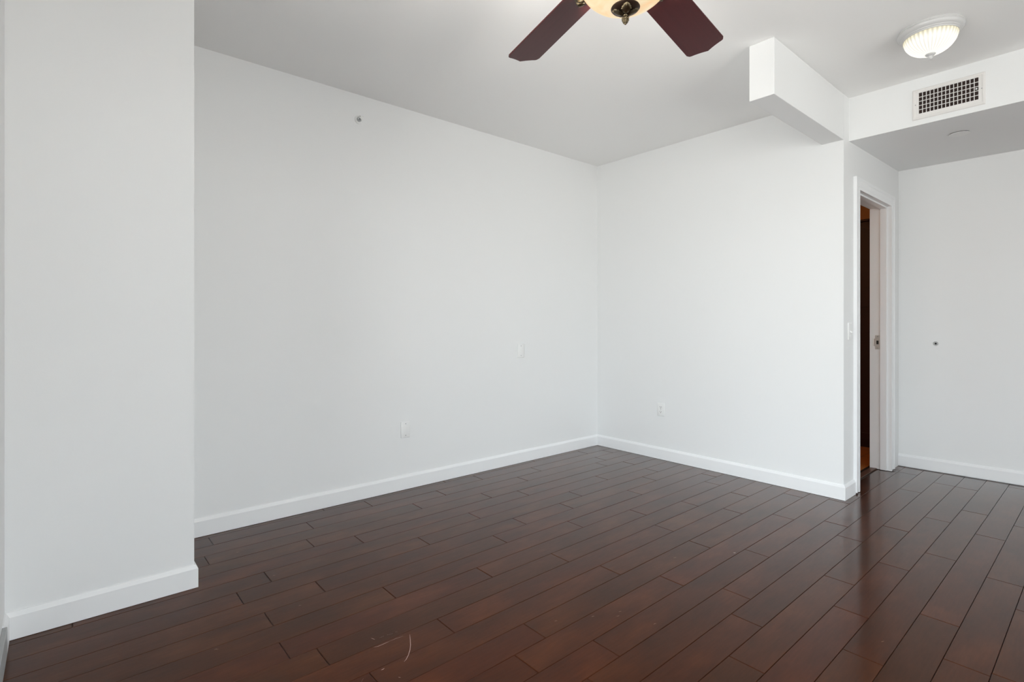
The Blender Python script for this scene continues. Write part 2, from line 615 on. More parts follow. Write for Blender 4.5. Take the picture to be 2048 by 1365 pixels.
# ------------------------------------------------------------------ plank floor
YF1 = 1.302           # planks end here under the door
rows = {}
K0, DY = 0.2875, 0.1262
def row_of(y):
    return int(round((y - K0) / DY - 0.5))
J = [(3.316,3.211,1.542),(3.316,3.213,2.448),(3.2,3.07,1.114),(3.18,3.08,2.029),(3.18,3.08,2.948),(3.06,2.95,3.611),(3.06,2.95,0.555),(3.06,2.95,1.764),
(2.94,2.81,3.472),(2.957,2.819,1.025),(2.949,2.819,2.237),(2.821,2.69,2.466),(2.816,2.688,1.248),(2.696,2.586,3.17),(2.69,2.568,0.737),(2.686,2.561,1.946),
(2.57,2.44,1.508),(2.562,2.458,3.648),(2.559,2.433,2.732),(2.453,2.314,3.432),(2.432,2.302,0.89),(2.431,2.296,2.097),(2.410,2.304,2.508),
(2.317,2.185,3.073),(2.308,2.178,0.635),(2.295,2.175,1.84),(2.191,2.069,3.866),(2.174,2.051,2.317),(2.168,2.047,1.102),(2.059,1.931,3.688),
(2.053,1.937,2.764),(2.04,1.915,1.538),(1.926,1.795,3.159),(1.914,1.789,1.926),(1.802,1.673,3.592),(1.79,1.668,2.666),
(1.787,1.66,1.15),(1.665,1.545,3.24),(1.662,1.53,2.013),(1.55,1.422,3.855),(1.535,1.405,1.393),(1.532,1.408,2.616),(1.418,1.288,3.379),
(1.406,1.282,2.146),(1.4,1.278,1.237),(1.283,1.155,2.74),(1.272,1.152,1.517),(1.182,1.06,5.108),(1.163,1.044,3.5),(1.151,1.024,2.26),
(1.033,0.922,4.597),(1.032,0.91,3.318),(1.021,0.899,2.087),(0.932,0.812,4.967),(0.91,0.786,3.68),(0.901,0.79,2.742),(0.894,0.774,1.817),
(0.789,0.666,4.041),(0.778,0.656,3.1),(0.773,0.66,2.476),(0.673,0.55,4.371),(0.66,0.536,3.412),(0.66,0.536,2.171),(0.559,0.43,5.247),
(0.543,0.419,3.932),(0.528,0.408,2.677),(0.422,0.29,4.265),(0.411,0.29,3.301),(0.285,0.16,3.022),(0.283,0.16,2.407)]
for a, b, x in J:
    rows.setdefault(row_of((a + b) / 2), []).append(x)
rng = random.Random(7)
FX0, FX1 = XL, 5.7
bm = bm_new()
lay = bm.loops.layers.float_color.new('plank')
G, CH, DP = 0.0009, 0.0018, 0.0020
def plank(x0, x1, y0, y1, tone):
    x0 += G; x1 -= G; y0 += G * 0.6; y1 -= G * 0.6
    cy = CH * 0.6
    o_ = [(x0, y0), (x1, y0), (x1, y1), (x0, y1)]
    i_ = [(x0 + CH, y0 + cy), (x1 - CH, y0 + cy), (x1 - CH, y1 - cy), (x0 + CH, y1 - cy)]
    zt = tone[2] * 0.0006
    vi = [bm.verts.new((x, y, zt)) for x, y in i_]
    vo = [bm.verts.new((x, y, zt - DP)) for x, y in o_]
    vb = [bm.verts.new((x, y, -0.005)) for x, y in o_]
    fs = [bm.faces.new(vi)]
    for k in range(4):
        j = (k + 1) % 4
        fs.append(bm.faces.new((vo[k], vo[j], vi[j], vi[k])))
        fs.append(bm.faces.new((vb[k], vb[j], vo[j], vo[k])))
    for f_ in fs:
        for lp in f_.loops:
            lp[lay] = (*tone, 1)
for k in range(row_of(YS) - 1, row_of(YA) + 1):
    y0 = K0 + DY * k
    y1 = y0 + DY
    xs = sorted(rows.get(k, [rng.uniform(0, 1.2)]))
    while xs[0] > FX0:
        xs.insert(0, xs[0] - rng.choice((1.215, 1.215, 0.92)))
    i = 0
    while i < len(xs) - 1:
        if xs[i + 1] - xs[i] > 1.75:
            xs.insert(i + 1, xs[i] + 1.215 if xs[i + 1] - xs[i] > 2.1 else (xs[i] + xs[i + 1]) / 2)
        i += 1
    while xs[-1] < FX1:
        xs.append(xs[-1] + rng.choice((1.215, 1.215, 0.92)))
    for a, b in zip(xs, xs[1:]):
        tone = (rng.random(), rng.random(), rng.random())
        a2, b2 = max(a, FX0), min(b, FX1)
        # main room reaches the back wall only left of the side wall; the hall and doorway end at YF1
        if y0 >= YF1:
            b2 = min(b2, XB + 0.01)
        yy1 = min(y1, YA)
        if b2 - a2 < 0.02 or yy1 - y0 < 0.01:
            continue
        if y0 < YF1 < y1 and b2 > XB:
            if a2 < XB:
                plank(a2, XB, y0, yy1, tone)
            plank(max(a2, XB), b2, y0, YF1, tone)
        else:
            plank(a2, b2, y0, yy1, tone)
# subfloor seen down the gaps
box(bm, XL - T, XD(YS) + T, YS - T, YA + T, -0.05, -0.0046, mi=1)
for f_ in bm.faces:
    if f_.material_index == 1:
        for lp in f_.loops:
            lp[lay] = (0, 0, 0, 1)

# scratches and chips in the varnish, placed on the boards
FWD = Vector((math.cos(YAW), math.sin(YAW)))
RGT = Vector((math.sin(YAW), -math.cos(YAW)))
def fl(px, py):
    d = 1047.6 * 1.193 / (py - 648.3)
    p = FWD * d + RGT * ((px - 1024) / 1047.6 * d)
    return p.x, p.y
def ribbon(pts, w, mi):
    P = [Vector(fl(*p)) for p in pts]
    L_, R_ = [], []
    for i, p in enumerate(P):
        d = (P[min(i + 1, len(P) - 1)] - P[max(i - 1, 0)]).normalized()
        nn = Vector((-d.y, d.x))
        ww = w * (0.25 if i in (0, len(P) - 1) else 1) / 2
        a, b = p + nn * ww, p - nn * ww
        L_.append(bm.verts.new((a.x, a.y, 0.0009)))
        R_.append(bm.verts.new((b.x, b.y, 0.0009)))
    for i in range(len(P) - 1):
        f_ = bm.faces.new((L_[i], R_[i], R_[i + 1], L_[i + 1]))
        f_.material_index = mi
ribbon([(819.5, 1270), (820.5, 1281), (821, 1291), (820, 1301), (817, 1311), (812.5, 1320), (808, 1325)], 0.0018, 2)
ribbon([(742, 1277.5), (746, 1279), (750, 1280.5)], 0.0015, 2)
ribbon([(759, 1277), (768, 1273.5)], 0.0012, 2)
ribbon([(774, 1271.5), (786, 1268)], 0.0012, 2)
ribbon([(790, 1265.5), (795, 1265)], 0.0012, 2)
ribbon([(747, 1296), (756, 1294), (768, 1289), (780, 1283.5)], 0.0016, 2)
ribbon([(779, 1284), (793, 1278), (807, 1273.5)], 0.0010, 2)
ribbon([(762, 1341.5), (766, 1340), (769, 1338)], 0.003, 2)
ribbon([(797, 1356), (801, 1356.5)], 0.004, 2)
ribbon([(723, 1365), (727, 1358)], 0.003, 3)
ribbon([(428, 1301), (432, 1299.5), (437, 1300)], 0.003, 3)
ribbon([(1466, 1106), (1469, 1107), (1471, 1106)], 0.004, 2)
ribbon([(1531, 1079), (1534, 1080)], 0.004, 3)
for px, py in ((1186, 1235), (1236, 1234), (1310, 1250), (548, 1153), (1112, 1244), (1350, 1117), (1765, 1285), (1240, 1225), (600, 1213), (475, 1106)):
    a = rng.uniform(-2, 2)
    ribbon([(px - 3, py), (px, py - 1 + a * 0.3), (px + 3, py - 1.5)], 0.003, 3)
for f_ in bm.faces:
    if f_.material_index >= 2:
        if f_.normal.z < 0:
            f_.normal_flip()
o = struct('floor', bm, [M['floor'], M['gap'], M['scratch'], M['scuff']], 'dark espresso brown hardwood plank floor', 'floor', clean=True)

# ------------------------------------------------------------------ doorway: casing, jamb, stop, strike
CY = 1.201           # casing face
JY1 = 1.356          # back of jamb
bm = bm_new()
# jamb boards
jt = 0.02
box(bm, OX0 - jt, OX0, CY + 0.004, JY1, 0.004, OZ + jt)
box(bm, OX1, OX1 + jt, CY + 0.004, JY1, 0.004, OZ + jt)
box(bm, OX0, OX1, CY + 0.004, JY1, OZ, OZ + jt)
d1 = struct('door_1', bm, M['trim'], 'open doorway with white casing and jambs into the warm lit room', 'doorway')
# stops
def stop_part(x0, x1, z0, z1):
    b_ = bm_new()
    box(b_, x0, x1, 1.236, 1.283, z0, z1, 0.002, 2)
    return obj('door_stop_strip', b_, M['trim'], d1)
stop_part(OX0, OX0 + 0.012, 0.004, OZ - 0.012)
stop_part(OX1 - 0.012, OX1, 0.004, OZ - 0.012)
stop_part(OX0, OX1, OZ - 0.012, OZ)
# casing with a stepped profile: outer back band, flat, inner bead
CW = 0.080
def casing_profile():
    # (distance from inner edge, projection from wall)
    return [(0, 0), (0, 0.010), (0.004, 0.013), (0.010, 0.013), (0.012, 0.0105), (0.016, 0.0105), (0.022, 0.014), (0.055, 0.0175), (0.060, 0.021), (CW, 0.021), (CW, 0)]
def casing_side(sgn, xin, zbot, ztop):
    b_ = bm_new()
    lo, hi = [], []
    for d_, pr in casing_profile():
        x = xin + sgn * d_
        lo.append(b_.verts.new((x, YC - pr, zbot)))
        hi.append(b_.verts.new((x, YC - pr, ztop + d_)))
    k_ = len(lo)
    for i_ in range(k_):
        j_ = (i_ + 1) % k_
        b_.faces.new((lo[i_], lo[j_], hi[j_], hi[i_]))
    b_.faces.new(lo)
    b_.faces.new(hi[::-1])
    return obj('side_casing', b_, M['trim'], d1)
RV = 0.004
casing_side(-1, OX0 - RV, 0.012, OZ + RV)
casing_side(1, OX1 + RV, 0.012, OZ + RV)
b_ = bm_new()
A, B = [], []
for d_, pr in casing_profile():
    A.append(b_.verts.new((OX0 - RV - d_, YC - pr, OZ + RV + d_)))
    B.append(b_.verts.new((OX1 + RV + d_, YC - pr, OZ + RV + d_)))
for i_ in range(len(A)):
    j_ = (i_ + 1) % len(A)
    b_.faces.new((A[i_], A[j_], B[j_], B[i_]))
b_.faces.new(A)
b_.faces.new(B[::-1])
obj('head_casing', b_, M['trim'], d1)
# casing on the far side of the opening
b_ = bm_new()
box(b_, OX0 - 0.075, OX0 - 0.004, 1.343, 1.357, 0.012, OZ + 0.075, 0.002, 1)
box(b_, OX1 + 0.004, OX1 + 0.075, 1.343, 1.357, 0.012, OZ + 0.075, 0.002, 1)
box(b_, OX0 - 0.004, OX1 + 0.004, 1.343, 1.357, OZ + 0.004, OZ + 0.075, 0.002, 1)
obj('rear_casing', b_, M['trim'], d1)
# strike plate on the right jamb
b_ = bm_new()
sx = OX1
zc = 1.042
box(b_, sx - 0.0016, sx, 1.284, 1.318, zc - 0.058, zc + 0.058, 0.0006, 1)
box(b_, sx - 0.0016, sx, 1.318, 1.330, zc - 0.030, zc + 0.030, 0.0006, 1)
tube(b_, [(sx - 0.0006, 1.331, zc - 0.03), (sx - 0.0006, 1.331, zc + 0.03)], 0.0025, 8)
sp_ = obj('strike_plate', b_, M['steel'], d1)
b_ = bm_new()
box(b_, sx - 0.0022, sx - 0.0012, 1.294, 1.309, zc - 0.016, zc + 0.014, 0.0004, 1)
obj('latch_hole', b_, M['dark'], sp_)
for dz in (-0.047, 0.047):
    b_ = bm_new()
    lathe(b_, [(0, 0.0012), (0.0045, 0.0012), (0.0055, 0.0004), (0.0055, 0)], 14, Matrix.Translation((sx - 0.0014, 1.301, zc + dz)) @ Matrix.Rotation(-math.pi / 2, 4, 'Y'))
    obj('screw', b_, M['alu'], sp_)

# threshold reducer strip
bm = bm_new()
prism(bm, [(OX0, 1.307), (OX1, 1.307), (OX1, 1.352), (OX0, 1.352)], 0.0, lambda x, y: 0.009 if y < 1.33 else 0.006)
struct('trim_2', bm, M['reducer'], 'brown wood reducer strip across the doorway threshold', 'threshold')

# ------------------------------------------------------------------ room beyond the doorway
RX0, RX1, RY0, RY1, RH = XB + T, 6.55, 1.352, 3.2, 2.46
bm = bm_new()
box(bm, RX0, RX1, 1.386, RY1, -0.05, -0.004)
struct('floor_tile', bm, M['tile'], 'orange brown tile floor seen through the doorway', 'floor')
bm = bm_new()
box(bm, RX1, RX1 + 0.1, YC, RY1 + 0.1, 0, RH)
box(bm, RX0, RX1, RY1, RY1 + 0.1, 0, RH)
box(bm, XDa, RX1, YC + 0.02, RY0, 0, RH)
struct('wall_inner', bm, M['inner'], 'amber coloured wall above the dark cabinet beyond the doorway', 'wall')
bm = bm_new()
box(bm, RX0, RX1 + 0.1, YC + 0.13, RY1 + 0.1, RH, RH + 0.08)
struct('ceiling_inner', bm, M['inner'], 'ceiling of the small room beyond the doorway', 'ceiling')

t = thing('tall_cabinet', 'very dark mahogany tall cabinet seen through the doorway gap', 'cabinet', (6.2, 2.0, 0))
CX0, CX1, CYa, CYb, CZ = 5.89, 6.50, 1.45, 2.75, 2.205
def loc_box(bm, x0, x1, y0, y1, z0, z1, bev=0):
    box(bm, x0 - 6.2, x1 - 6.2, y0 - 2.0, y1 - 2.0, z0, z1, bev, 1)
bm = bm_new()
loc_box(bm, CX0 + 0.02, CX1, CYa, CYb, 0, CZ - 0.02)
obj('body', bm, M['cabinet'], t)
bm = bm_new()
loc_box(bm, CX0 - 0.015, CX1, CYa - 0.01, CYb + 0.01, CZ - 0.02, CZ, 0.003)
obj('top_moulding', bm, M['cabinet'], t)
for ya, yb in ((CYa, 2.098), (2.102, CYb)):
    for za, zb_ in ((0.08, 1.352), (1.358, CZ - 0.03)):
        bm = bm_new()
        loc_box(bm, CX0 + 0.004, CX0 + 0.02, ya, yb, za, zb_, 0.0)
        for (a, b, c, d) in ((ya, ya + 0.06, za, zb_), (yb - 0.06, yb, za, zb_), (ya + 0.06, yb - 0.06, za, za + 0.06), (ya + 0.06, yb - 0.06, zb_ - 0.06, zb_)):
            loc_box(bm, CX0, CX0 + 0.004, a, b, c, d)
        dr = obj('door', bm, M['cabinet'], t)
        bm = bm_new()
        kz = za + 0.25 if za > 1 else zb_ - 0.25
        ky = (yb - 0.03) if ya == CYa else (ya + 0.03)
        lathe(bm, [(0, 0.024), (0.010, 0.022), (0.013, 0.016), (0.006, 0.008), (0.006, 0)], 16, Matrix.Translation((CX0 - 6.2, ky - 2.0, kz)) @ Matrix.Rotation(-math.pi / 2, 4, 'Y'))
        obj('knob', bm, M['bronze_dark'], dr, smooth=40)

t = thing('inner_ceiling_lamp', 'warm glass ceiling lamp lighting the room beyond the doorway', 'lamp', (5.0, 2.5, RH))
bm = bm_new()
lathe(bm, [(0, 0), (0.11, 0), (0.115, -0.015), (0.105, -0.025)], 32)
obj('base', bm, M['bronze_dark'], t, smooth=40)
bm = bm_new()
lathe(bm, [(0.10, -0.02), (0.095, -0.05), (0.07, -0.075), (0.035, -0.09), (0, -0.094)], 32)
obj('glass_shade', bm, M['inlamp'], t, smooth=180)

# ------------------------------------------------------------------ wall plates
def rounded_plate(bm, w, h_, t_, bev=0.003):
    """plate in local XZ, front at +Y... built facing local -Y"""
    box(bm, -w / 2, w / 2, -t_, 0, -h_ / 2, h_ / 2, bev, 3)

def screw(parent, x, z, y, r=0.0032, mat='alu', rz=0.0):
    b_ = bm_new()
    lathe(b_, [(0, 0.0012), (r * 0.8, 0.0011), (r, 0.0004), (r, 0)], 14, Matrix.Rotation(math.pi / 2, 4, 'X'))
    box(b_, -r * 0.8, r * 0.8, -0.0014, -0.0009, -0.0003, 0.0003, mi=1)
    o_ = obj('screw', b_, [M[mat], M['dark']], parent, loc=(x, y, z), rot=(0, rz, 0))
    return o_

def blank_plate(loc, label):
    t_ = thing('blank_wall_plate', label, 'wall plate', loc)
    b_ = bm_new()
    rounded_plate(b_, 0.072, 0.116, 0.0085)
    obj('plate', b_, M['plate'], t_, smooth=35)
    screw(t_, 0, 0.0417, -0.0084, 0.0036, 'alu', 1.2)
    screw(t_, 0, -0.0417, -0.0084, 0.0036, 'alu', 0.3)
    return t_
blank_plate((1.881, YA, 0.431), 'blank white wall plate low on the back wall, near the baseboard')
blank_plate((2.995, YA, 0.962), 'blank white wall plate at mid height on the back wall, nearer the corner')

t = thing('power_outlet', 'white duplex power outlet low on the side wall right of the corner', 'outlet', (XB, 2.643, 0.438), (0, 0, -math.pi / 2))
bm = bm_new()
rounded_plate(bm, 0.072, 0.116, 0.0060)
obj('plate', bm, M['plate'], t, smooth=35)
for dz in (-0.0205, 0.0205):
    bm = bm_new()
    pts = []
    for i in range(28):
        a = 2 * math.pi * i / 28
        pts.append((max(-0.0165, min(0.0165, 0.0185 * math.cos(a))), max(-0.0135, min(0.0135, 0.0165 * math.sin(a)))))
    fr = [bm.verts.new((x, -0.0085, z)) for x, z in pts]
    bk = [bm.verts.new((x, -0.004, z)) for x, z in pts]
    bm.faces.new(fr)
    for i in range(28):
        j = (i + 1) % 28
        bm.faces.new((fr[i], fr[j], bk[j], bk[i]))
    rc = obj('receptacle', bm, M['plate'], t, loc=(0, 0, dz))
    bm = bm_new()
    box(bm, -0.0078, -0.0056, -0.0088, -0.0084, -0.001, 0.0085)
    box(bm, 0.0056, 0.0076, -0.0088, -0.0084, 0.000, 0.0080)
    lathe(bm, [(0, 0.0088), (0.0032, 0.0088), (0.0032, 0.0084)], 14, Matrix.Translation((0, 0, -0.0065)) @ Matrix.Rotation(math.pi / 2, 4, 'X'))
    obj('slot', bm, M['dark'], rc)
screw(t, 0, 0, -0.0059, 0.003, 'alu', 0.2)

t = thing('light_switch', 'white toggle light switch beside the door casing', 'switch', (4.118, YC, 1.142))
bm = bm_new()
rounded_plate(bm, 0.074, 0.118, 0.0075)
obj('plate', bm, M['plate'], t, smooth=35)
bm = bm_new()
box(bm, -0.0048, 0.0048, -0.0085, -0.006, -0.012, 0.012, 0.0006, 1)
lv = bm_new()
box(lv, -0.0042, 0.0042, -0.015, 0, -0.0045, 0.0045, 0.0012, 2)
obj('toggle_surround', bm, M['plate'], t)
obj('toggle', lv, M['plate'], t, loc=(0, -0.0065, -0.001), rot=(math.radians(28), 0, 0))
screw(t, 0, 0.030, -0.0074, 0.003, 'plate', 0.1)
screw(t, 0, -0.030, -0.0074, 0.003, 'plate', 0.5)

# ------------------------------------------------------------------ round wall bumper on the hall wall
t = thing('wall_bumper', 'tiny round door bumper with dark centre on the hall wall', 'door bumper', (XD(0.975), 0.975, 1.034), (0, 0, -math.pi / 2))
RX = Matrix.Rotation(math.pi / 2, 4, 'X')
bm = bm_new()
lathe(bm, [(0.020, 0), (0.020, 0.003), (0.0175, 0.006), (0.0165, 0.006), (0.0155, 0.0035), (0, 0.0035)], 32, RX)
obj('collar', bm, M['plate'], t, smooth=40)
bm = bm_new()
lathe(bm, [(0.0152, 0.003), (0.0148, 0.0055), (0.0125, 0.0055), (0.0120, 0.003)], 32, RX)
obj('ring', bm, M['bumper_ring'], t, smooth=40)
bm = bm_new()
lathe(bm, [(0.0085, 0.003), (0.0080, 0.0065), (0.005, 0.0075), (0, 0.0078)], 24, RX)
obj('rubber_centre', bm, M['dark'], t, smooth=40)

# ------------------------------------------------------------------ sidewall sprinkler on the back wall
t = thing('fire_sprinkler', 'small white sidewall fire sprinkler high on the back wall', 'sprinkler', (1.525, YA, 2.576))
bm = bm_new()
lathe(bm, [(0.027, 0), (0.027, 0.003), (0.024, 0.008), (0.019, 0.011), (0.016, 0.008), (0.015, 0.008), (0, 0.008)], 40, RX)
obj('escutcheon', bm, M['plate'], t, smooth=35)
bm = bm_new()
lathe(bm, [(0.0135, 0.006), (0.0135, 0.016), (0.009, 0.020), (0.009, 0.024), (0.0, 0.024)], 20, RX)
obj('body', bm, M['alu'], t, smooth=35)
bm = bm_new()
for s in (-1, 1):
    tube(bm, [(s * 0.008, -0.018, 0), (s * 0.013, -0.028, 0), (s * 0.011, -0.040, 0), (0, -0.048, 0)], 0.0020, 8)
obj('frame_arm', bm, M['plate'], t, smooth=40)
bm = bm_new()
lathe(bm, [(0, 0.046), (0.005, 0.047), (0.012, 0.050), (0.012, 0.0515), (0, 0.0515)], 20, RX, fn=lambda r, z, a: (r * (1 if int(a / (math.pi / 6)) % 2 else 0.78), z))
box(bm, -0.013, 0.013, -0.052, -0.036, 0.0105, 0.0125, 0.0004, 1)
obj('deflector', bm, M['plate'], t)
bm = bm_new()
lathe(bm, [(0, 0.024), (0.0028, 0.025), (0.0028, 0.044), (0, 0.045)], 12, RX)
obj('heat_bulb', bm, M['dark'], t, smooth=40)

# concealed sprinkler cover under the hall soffit
sz = 2.452 + (4.53 - XH) * 0.021
t = thing('sprinkler_cover', 'flat round white sprinkler cover plate under the hall soffit', 'sprinkler cover', (4.52, 0.700, sz))
bm = bm_new()
lathe(bm, [(0.051, 0.0), (0.051, -0.0045)], 40)
obj('shadow_gap_ring', bm, M['dark'], t, smooth=40)  # ring coloured black for the shadow line between soffit and cover
bm = bm_new()
lathe(bm, [(0, -0.0045), (0.053, -0.0045), (0.0545, -0.0055), (0.054, -0.0070), (0, -0.0075)], 48)
obj('cover_disc', bm, M['plate'], t, smooth=35)

# ------------------------------------------------------------------ vent grille on the header
VY0, VY1, VZ0, VZ1 = 0.518, 0.866, 2.485, 2.676          # outer frame
GY0, GY1, GZ0, GZ1 = 0.549, 0.833, 2.521, 2.652          # opening
vc = ((VY0 + VY1) / 2, (VZ0 + VZ1) / 2)
t = thing('air_vent', 'white supply air grille with dark openings on the header', 'vent', (XH, vc[0], vc[1]))
def vb(bm, x0, x1, y0, y1, z0, z1, bev=0):
    box(bm, x0, x1, y0 - vc[0], y1 - vc[0], z0 - vc[1], z1 - vc[1], bev, 2)
bm = bm_new()
prof = [(0, 0), (-0.002, 0.0), (-0.008, 0.006), (-0.008, 0.026)]
def frame_ring(bm, steps):
    """steps: list of (x, inset from outer frame)"""
    rings = []
    for x, s in steps:
        y0, y1, z0, z1 = VY0 + s, VY1 - s, VZ0 + s, VZ1 - s
        rings.append([bm.verts.new((x, y - vc[0], z - vc[1])) for y, z in ((y0, z0), (y1, z0), (y1, z1), (y0, z1))])
    # last ring snaps to the opening
    for x in (steps[-1][0], 0.0):
        rings.append([bm.verts.new((x, y - vc[0], z - vc[1])) for y, z in ((GY0, GZ0), (GY1, GZ0), (GY1, GZ1), (GY0, GZ1))])
    for A_, B_ in zip(rings, rings[1:]):
        for i_ in range(4):
            j_ = (i_ + 1) % 4
            bm.faces.new((A_[i_], A_[j_], B_[j_], B_[i_]))
frame_ring(bm, [(0, 0), (-0.004, 0.0), (-0.009, 0.005), (-0.009, 0.012), (-0.006, 0.016)])
obj('frame', bm, M['vent'], t)
bm = bm_new()
vb(bm, -0.0005, 0.0, GY0, GY1, GZ0, GZ1)
obj('duct_opening', bm, M['duct'], t)
NV, NH = 14, 4
for i in range(NV):
    y = GY0 + (GY1 - GY0) * (i + 1) / (NV + 1)
    bm = bm_new()
    vb(bm, -0.0075, -0.003, y - 0.0017, y + 0.0017, GZ0, GZ1)
    obj('vertical_blade', bm, M['vent'], t)
for i in range(NH):
    z_ = GZ0 + (GZ1 - GZ0) * (i + 1) / (NH + 1)
    bm = bm_new()
    vb(bm, -0.003, -0.0006, GY0, GY1, z_ - 0.0019, z_ + 0.0019)
    obj('horizontal_blade', bm, M['vent'], t)
bm = bm_new()
vb(bm, -0.011, -0.003, GY0 + 0.005, GY0 + 0.013, GZ0 + 0.060, GZ0 + 0.068, 0.001)
obj('damper_lever', bm, M['plate'], t)
for yy in (VY0 + 0.016, VY1 - 0.016):
    bm = bm_new()
    lathe(bm, [(0, 0.0085), (0.003, 0.0082), (0.0035, 0.006)], 12, Matrix.Translation((0, yy - vc[0], 0)) @ Matrix.Rotation(-math.pi / 2, 4, 'Y'))
    obj('screw', bm, M['alu'], t, smooth=40)

# ------------------------------------------------------------------ flush dome ceiling light
t = thing('dome_ceiling_light', 'lit white flush mount dome ceiling light by the header', 'ceiling light', (3.471, 0.655, H))
bm = bm_new()
lathe(bm, [(0, 0), (0.138, 0), (0.1415, -0.003), (0.1425, -0.008), (0.139, -0.011), (0.1415, -0.015), (0.140, -0.022), (0.134, -0.030), (0.127, -0.034), (0.126, -0.038), (0.1215, -0.041), (0.120, -0.046), (0.117, -0.047), (0.114, -0.043), (0.112, -0.02), (0, -0.02)], 96)
obj('pan', bm, M['lampwhite'], t, smooth=35)
bm = bm_new()
pr = []
for i in range(19):
    a = i / 18 * math.pi / 2
    pr.append((0.115 * math.cos(a) ** 0.85 if i < 18 else 0.0, -0.041 - 0.092 * math.sin(a) ** 1.1))
def ribs(r, z, a):
    k_ = 0.0018 * min(1, r / 0.05)
    return r + k_ * math.cos(36 * a), z
lathe(bm, pr, 288, fn=ribs)
obj('glass_dome', bm, M['dome'], t, smooth=180)
bm = bm_new()
lathe(bm, [(0, -0.128), (0.022, -0.130), (0.023, -0.134), (0.018, -0.139), (0.011, -0.142), (0.009, -0.146), (0.011, -0.151), (0.008, -0.157), (0.003, -0.161), (0, -0.162)], 24)
obj('finial', bm, M['lampwhite'], t, smooth=60)

# ------------------------------------------------------------------ ceiling fan
FT = 1.5182
fax = 1250.8
fc = (FWD + RGT * ((fax - 1024) / 1047.6)) * FT
ZB = 2.2612           # blade plane at the axis
t = thing('ceiling_fan', 'ceiling fan with mahogany blades and glowing alabaster glass bowl', 'ceiling fan', (fc.x, fc.y, H))
def Z(z):
    return z - H
bm = bm_new()
lathe(bm, [(0, 0), (0.068, 0), (0.070, -0.008), (0.064, -0.03), (0.045, -0.052), (0.022, -0.062), (0.016, -0.064), (0.0, -0.064)], 48)
obj('canopy', bm, M['bronze_dark'], t, smooth=40)
bm = bm_new()
lathe(bm, [(0, -0.05), (0.013, -0.05), (0.013, Z(2.425)), (0.022, Z(2.42)), (0.024, Z(2.40)), (0, Z(2.40))], 24)
obj('downrod', bm, M['bronze_dark'], t, smooth=40)
bm = bm_new()
lathe(bm, [(0, Z(2.41)), (0.045, Z(2.408)), (0.085, Z(2.395)), (0.118, Z(2.372)), (0.128, Z(2.345)), (0.128, Z(2.325)), (0.122, Z(2.318)), (0.126, Z(2.31)), (0.122, Z(2.295)), (0.100, Z(2.282)), (0.075, Z(2.276)), (0, Z(2.276))], 64)
obj('motor_housing', bm, M['bronze'], t, smooth=40)
bm = bm_new()
lathe(bm, [(0, Z(2.278)), (0.060, Z(2.278)), (0.066, Z(2.262)), (0.050, Z(2.240)), (0.046, Z(2.205)), (0.030, Z(2.190)), (0.010, Z(2.185)), (0.008, Z(2.104)), (0, Z(2.104))], 64)
obj('light_fitter', bm, M['bronze'], t, smooth=40)
# three bulbs stand inside the bowl and shine out of its open top
for k in range(3):
    a = math.radians(35 + 120 * k)
    bx_, by_ = 0.075 * math.cos(a), 0.075 * math.sin(a)
    ld = bpy.data.lights.new('fan_bulb', 'POINT')
    ld.energy = 42
    ld.color = (1.0, 0.95, 0.89)
    ld.shadow_soft_size = 0.028
    lo = bpy.data.objects.new('bulb_light', ld)
    C.objects.link(lo)
    lo.parent = t
    lo.location = (bx_, by_, Z(2.168))
# bowl
BR, BZ0, BD = 0.138, 2.214, 0.108
bm = bm_new()
pr = [(BR + 0.002, Z(BZ0 + 0.002)), (BR + 0.003, Z(BZ0 - 0.004))]
for i in range(1, 21):
    a = i / 20 * math.pi / 2
    pr.append((BR * math.cos(a) if i < 20 else 0.0, Z(BZ0 - 0.004 - (BD - 0.004) * math.sin(a))))
lathe(bm, pr, 80)
obj('glass_bowl', bm, M['alabaster'], t, smooth=180)
# finial cap with leaves and pine cone
CZ_ = BZ0 - BD - 0.005
bm = bm_new()
lathe(bm, [(0, Z(CZ_ + 0.012)), (0.034, Z(CZ_ + 0.011)), (0.0400, Z(CZ_ + 0.010)), (0.0415, Z(CZ_ + 0.007)), (0.039, Z(CZ_ + 0.004)), (0.030, Z(CZ_ + 0.001)), (0.016, Z(CZ_ - 0.004)), (0.009, Z(CZ_ - 0.007)), (0, Z(CZ_ - 0.007))], 64)
cap = obj('bowl_cap', bm, M['bronze_dark'], t, smooth=50)
cam_az = math.atan2(-fc.y, -fc.x)
for k in range(4):
    az = cam_az + k * math.pi / 2 + 0.12
    bm = bm_new()
    nL = 12
    LW = 0.0130
    grid = []
    for i in range(nL + 1):
        u = i / nL
        r_ = 0.008 + 0.030 * u
        w_ = LW * (math.sin(math.pi * min(1, u * 0.86 + 0.14)) ** 0.7) * (1 + 0.12 * math.cos(u * 44)) if u < 1 else 0.0006
        zc_ = Z(CZ_ - 0.0095 + 0.014 * u ** 1.5)
        row = []
        for s in (-1, -0.5, 0, 0.5, 1):
            row.append(bm.verts.new((r_, s * w_, zc_ - 0.0035 * (1 - s * s) + (0.0012 if abs(s) == 0.5 else 0) - (0.0012 if s == 0 else 0))))
        grid.append(row)
    for A_, B_ in zip(grid, grid[1:]):
        for i in range(4):
            bm.faces.new((A_[i], A_[i + 1], B_[i + 1], B_[i]))
    ex = bmesh.ops.extrude_face_region(bm, geom=list(bm.faces))
    bmesh.ops.translate(bm, verts=[v for v in ex['geom'] if isinstance(v, bmesh.types.BMVert)], vec=(0, 0, 0.0022))
    bmesh.ops.rotate(bm, verts=bm.verts, cent=(0, 0, 0), matrix=Matrix.Rotation(az, 3, 'Z'))
    obj('leaf', bm, M['bronze'], cap, smooth=60)
bm = bm_new()
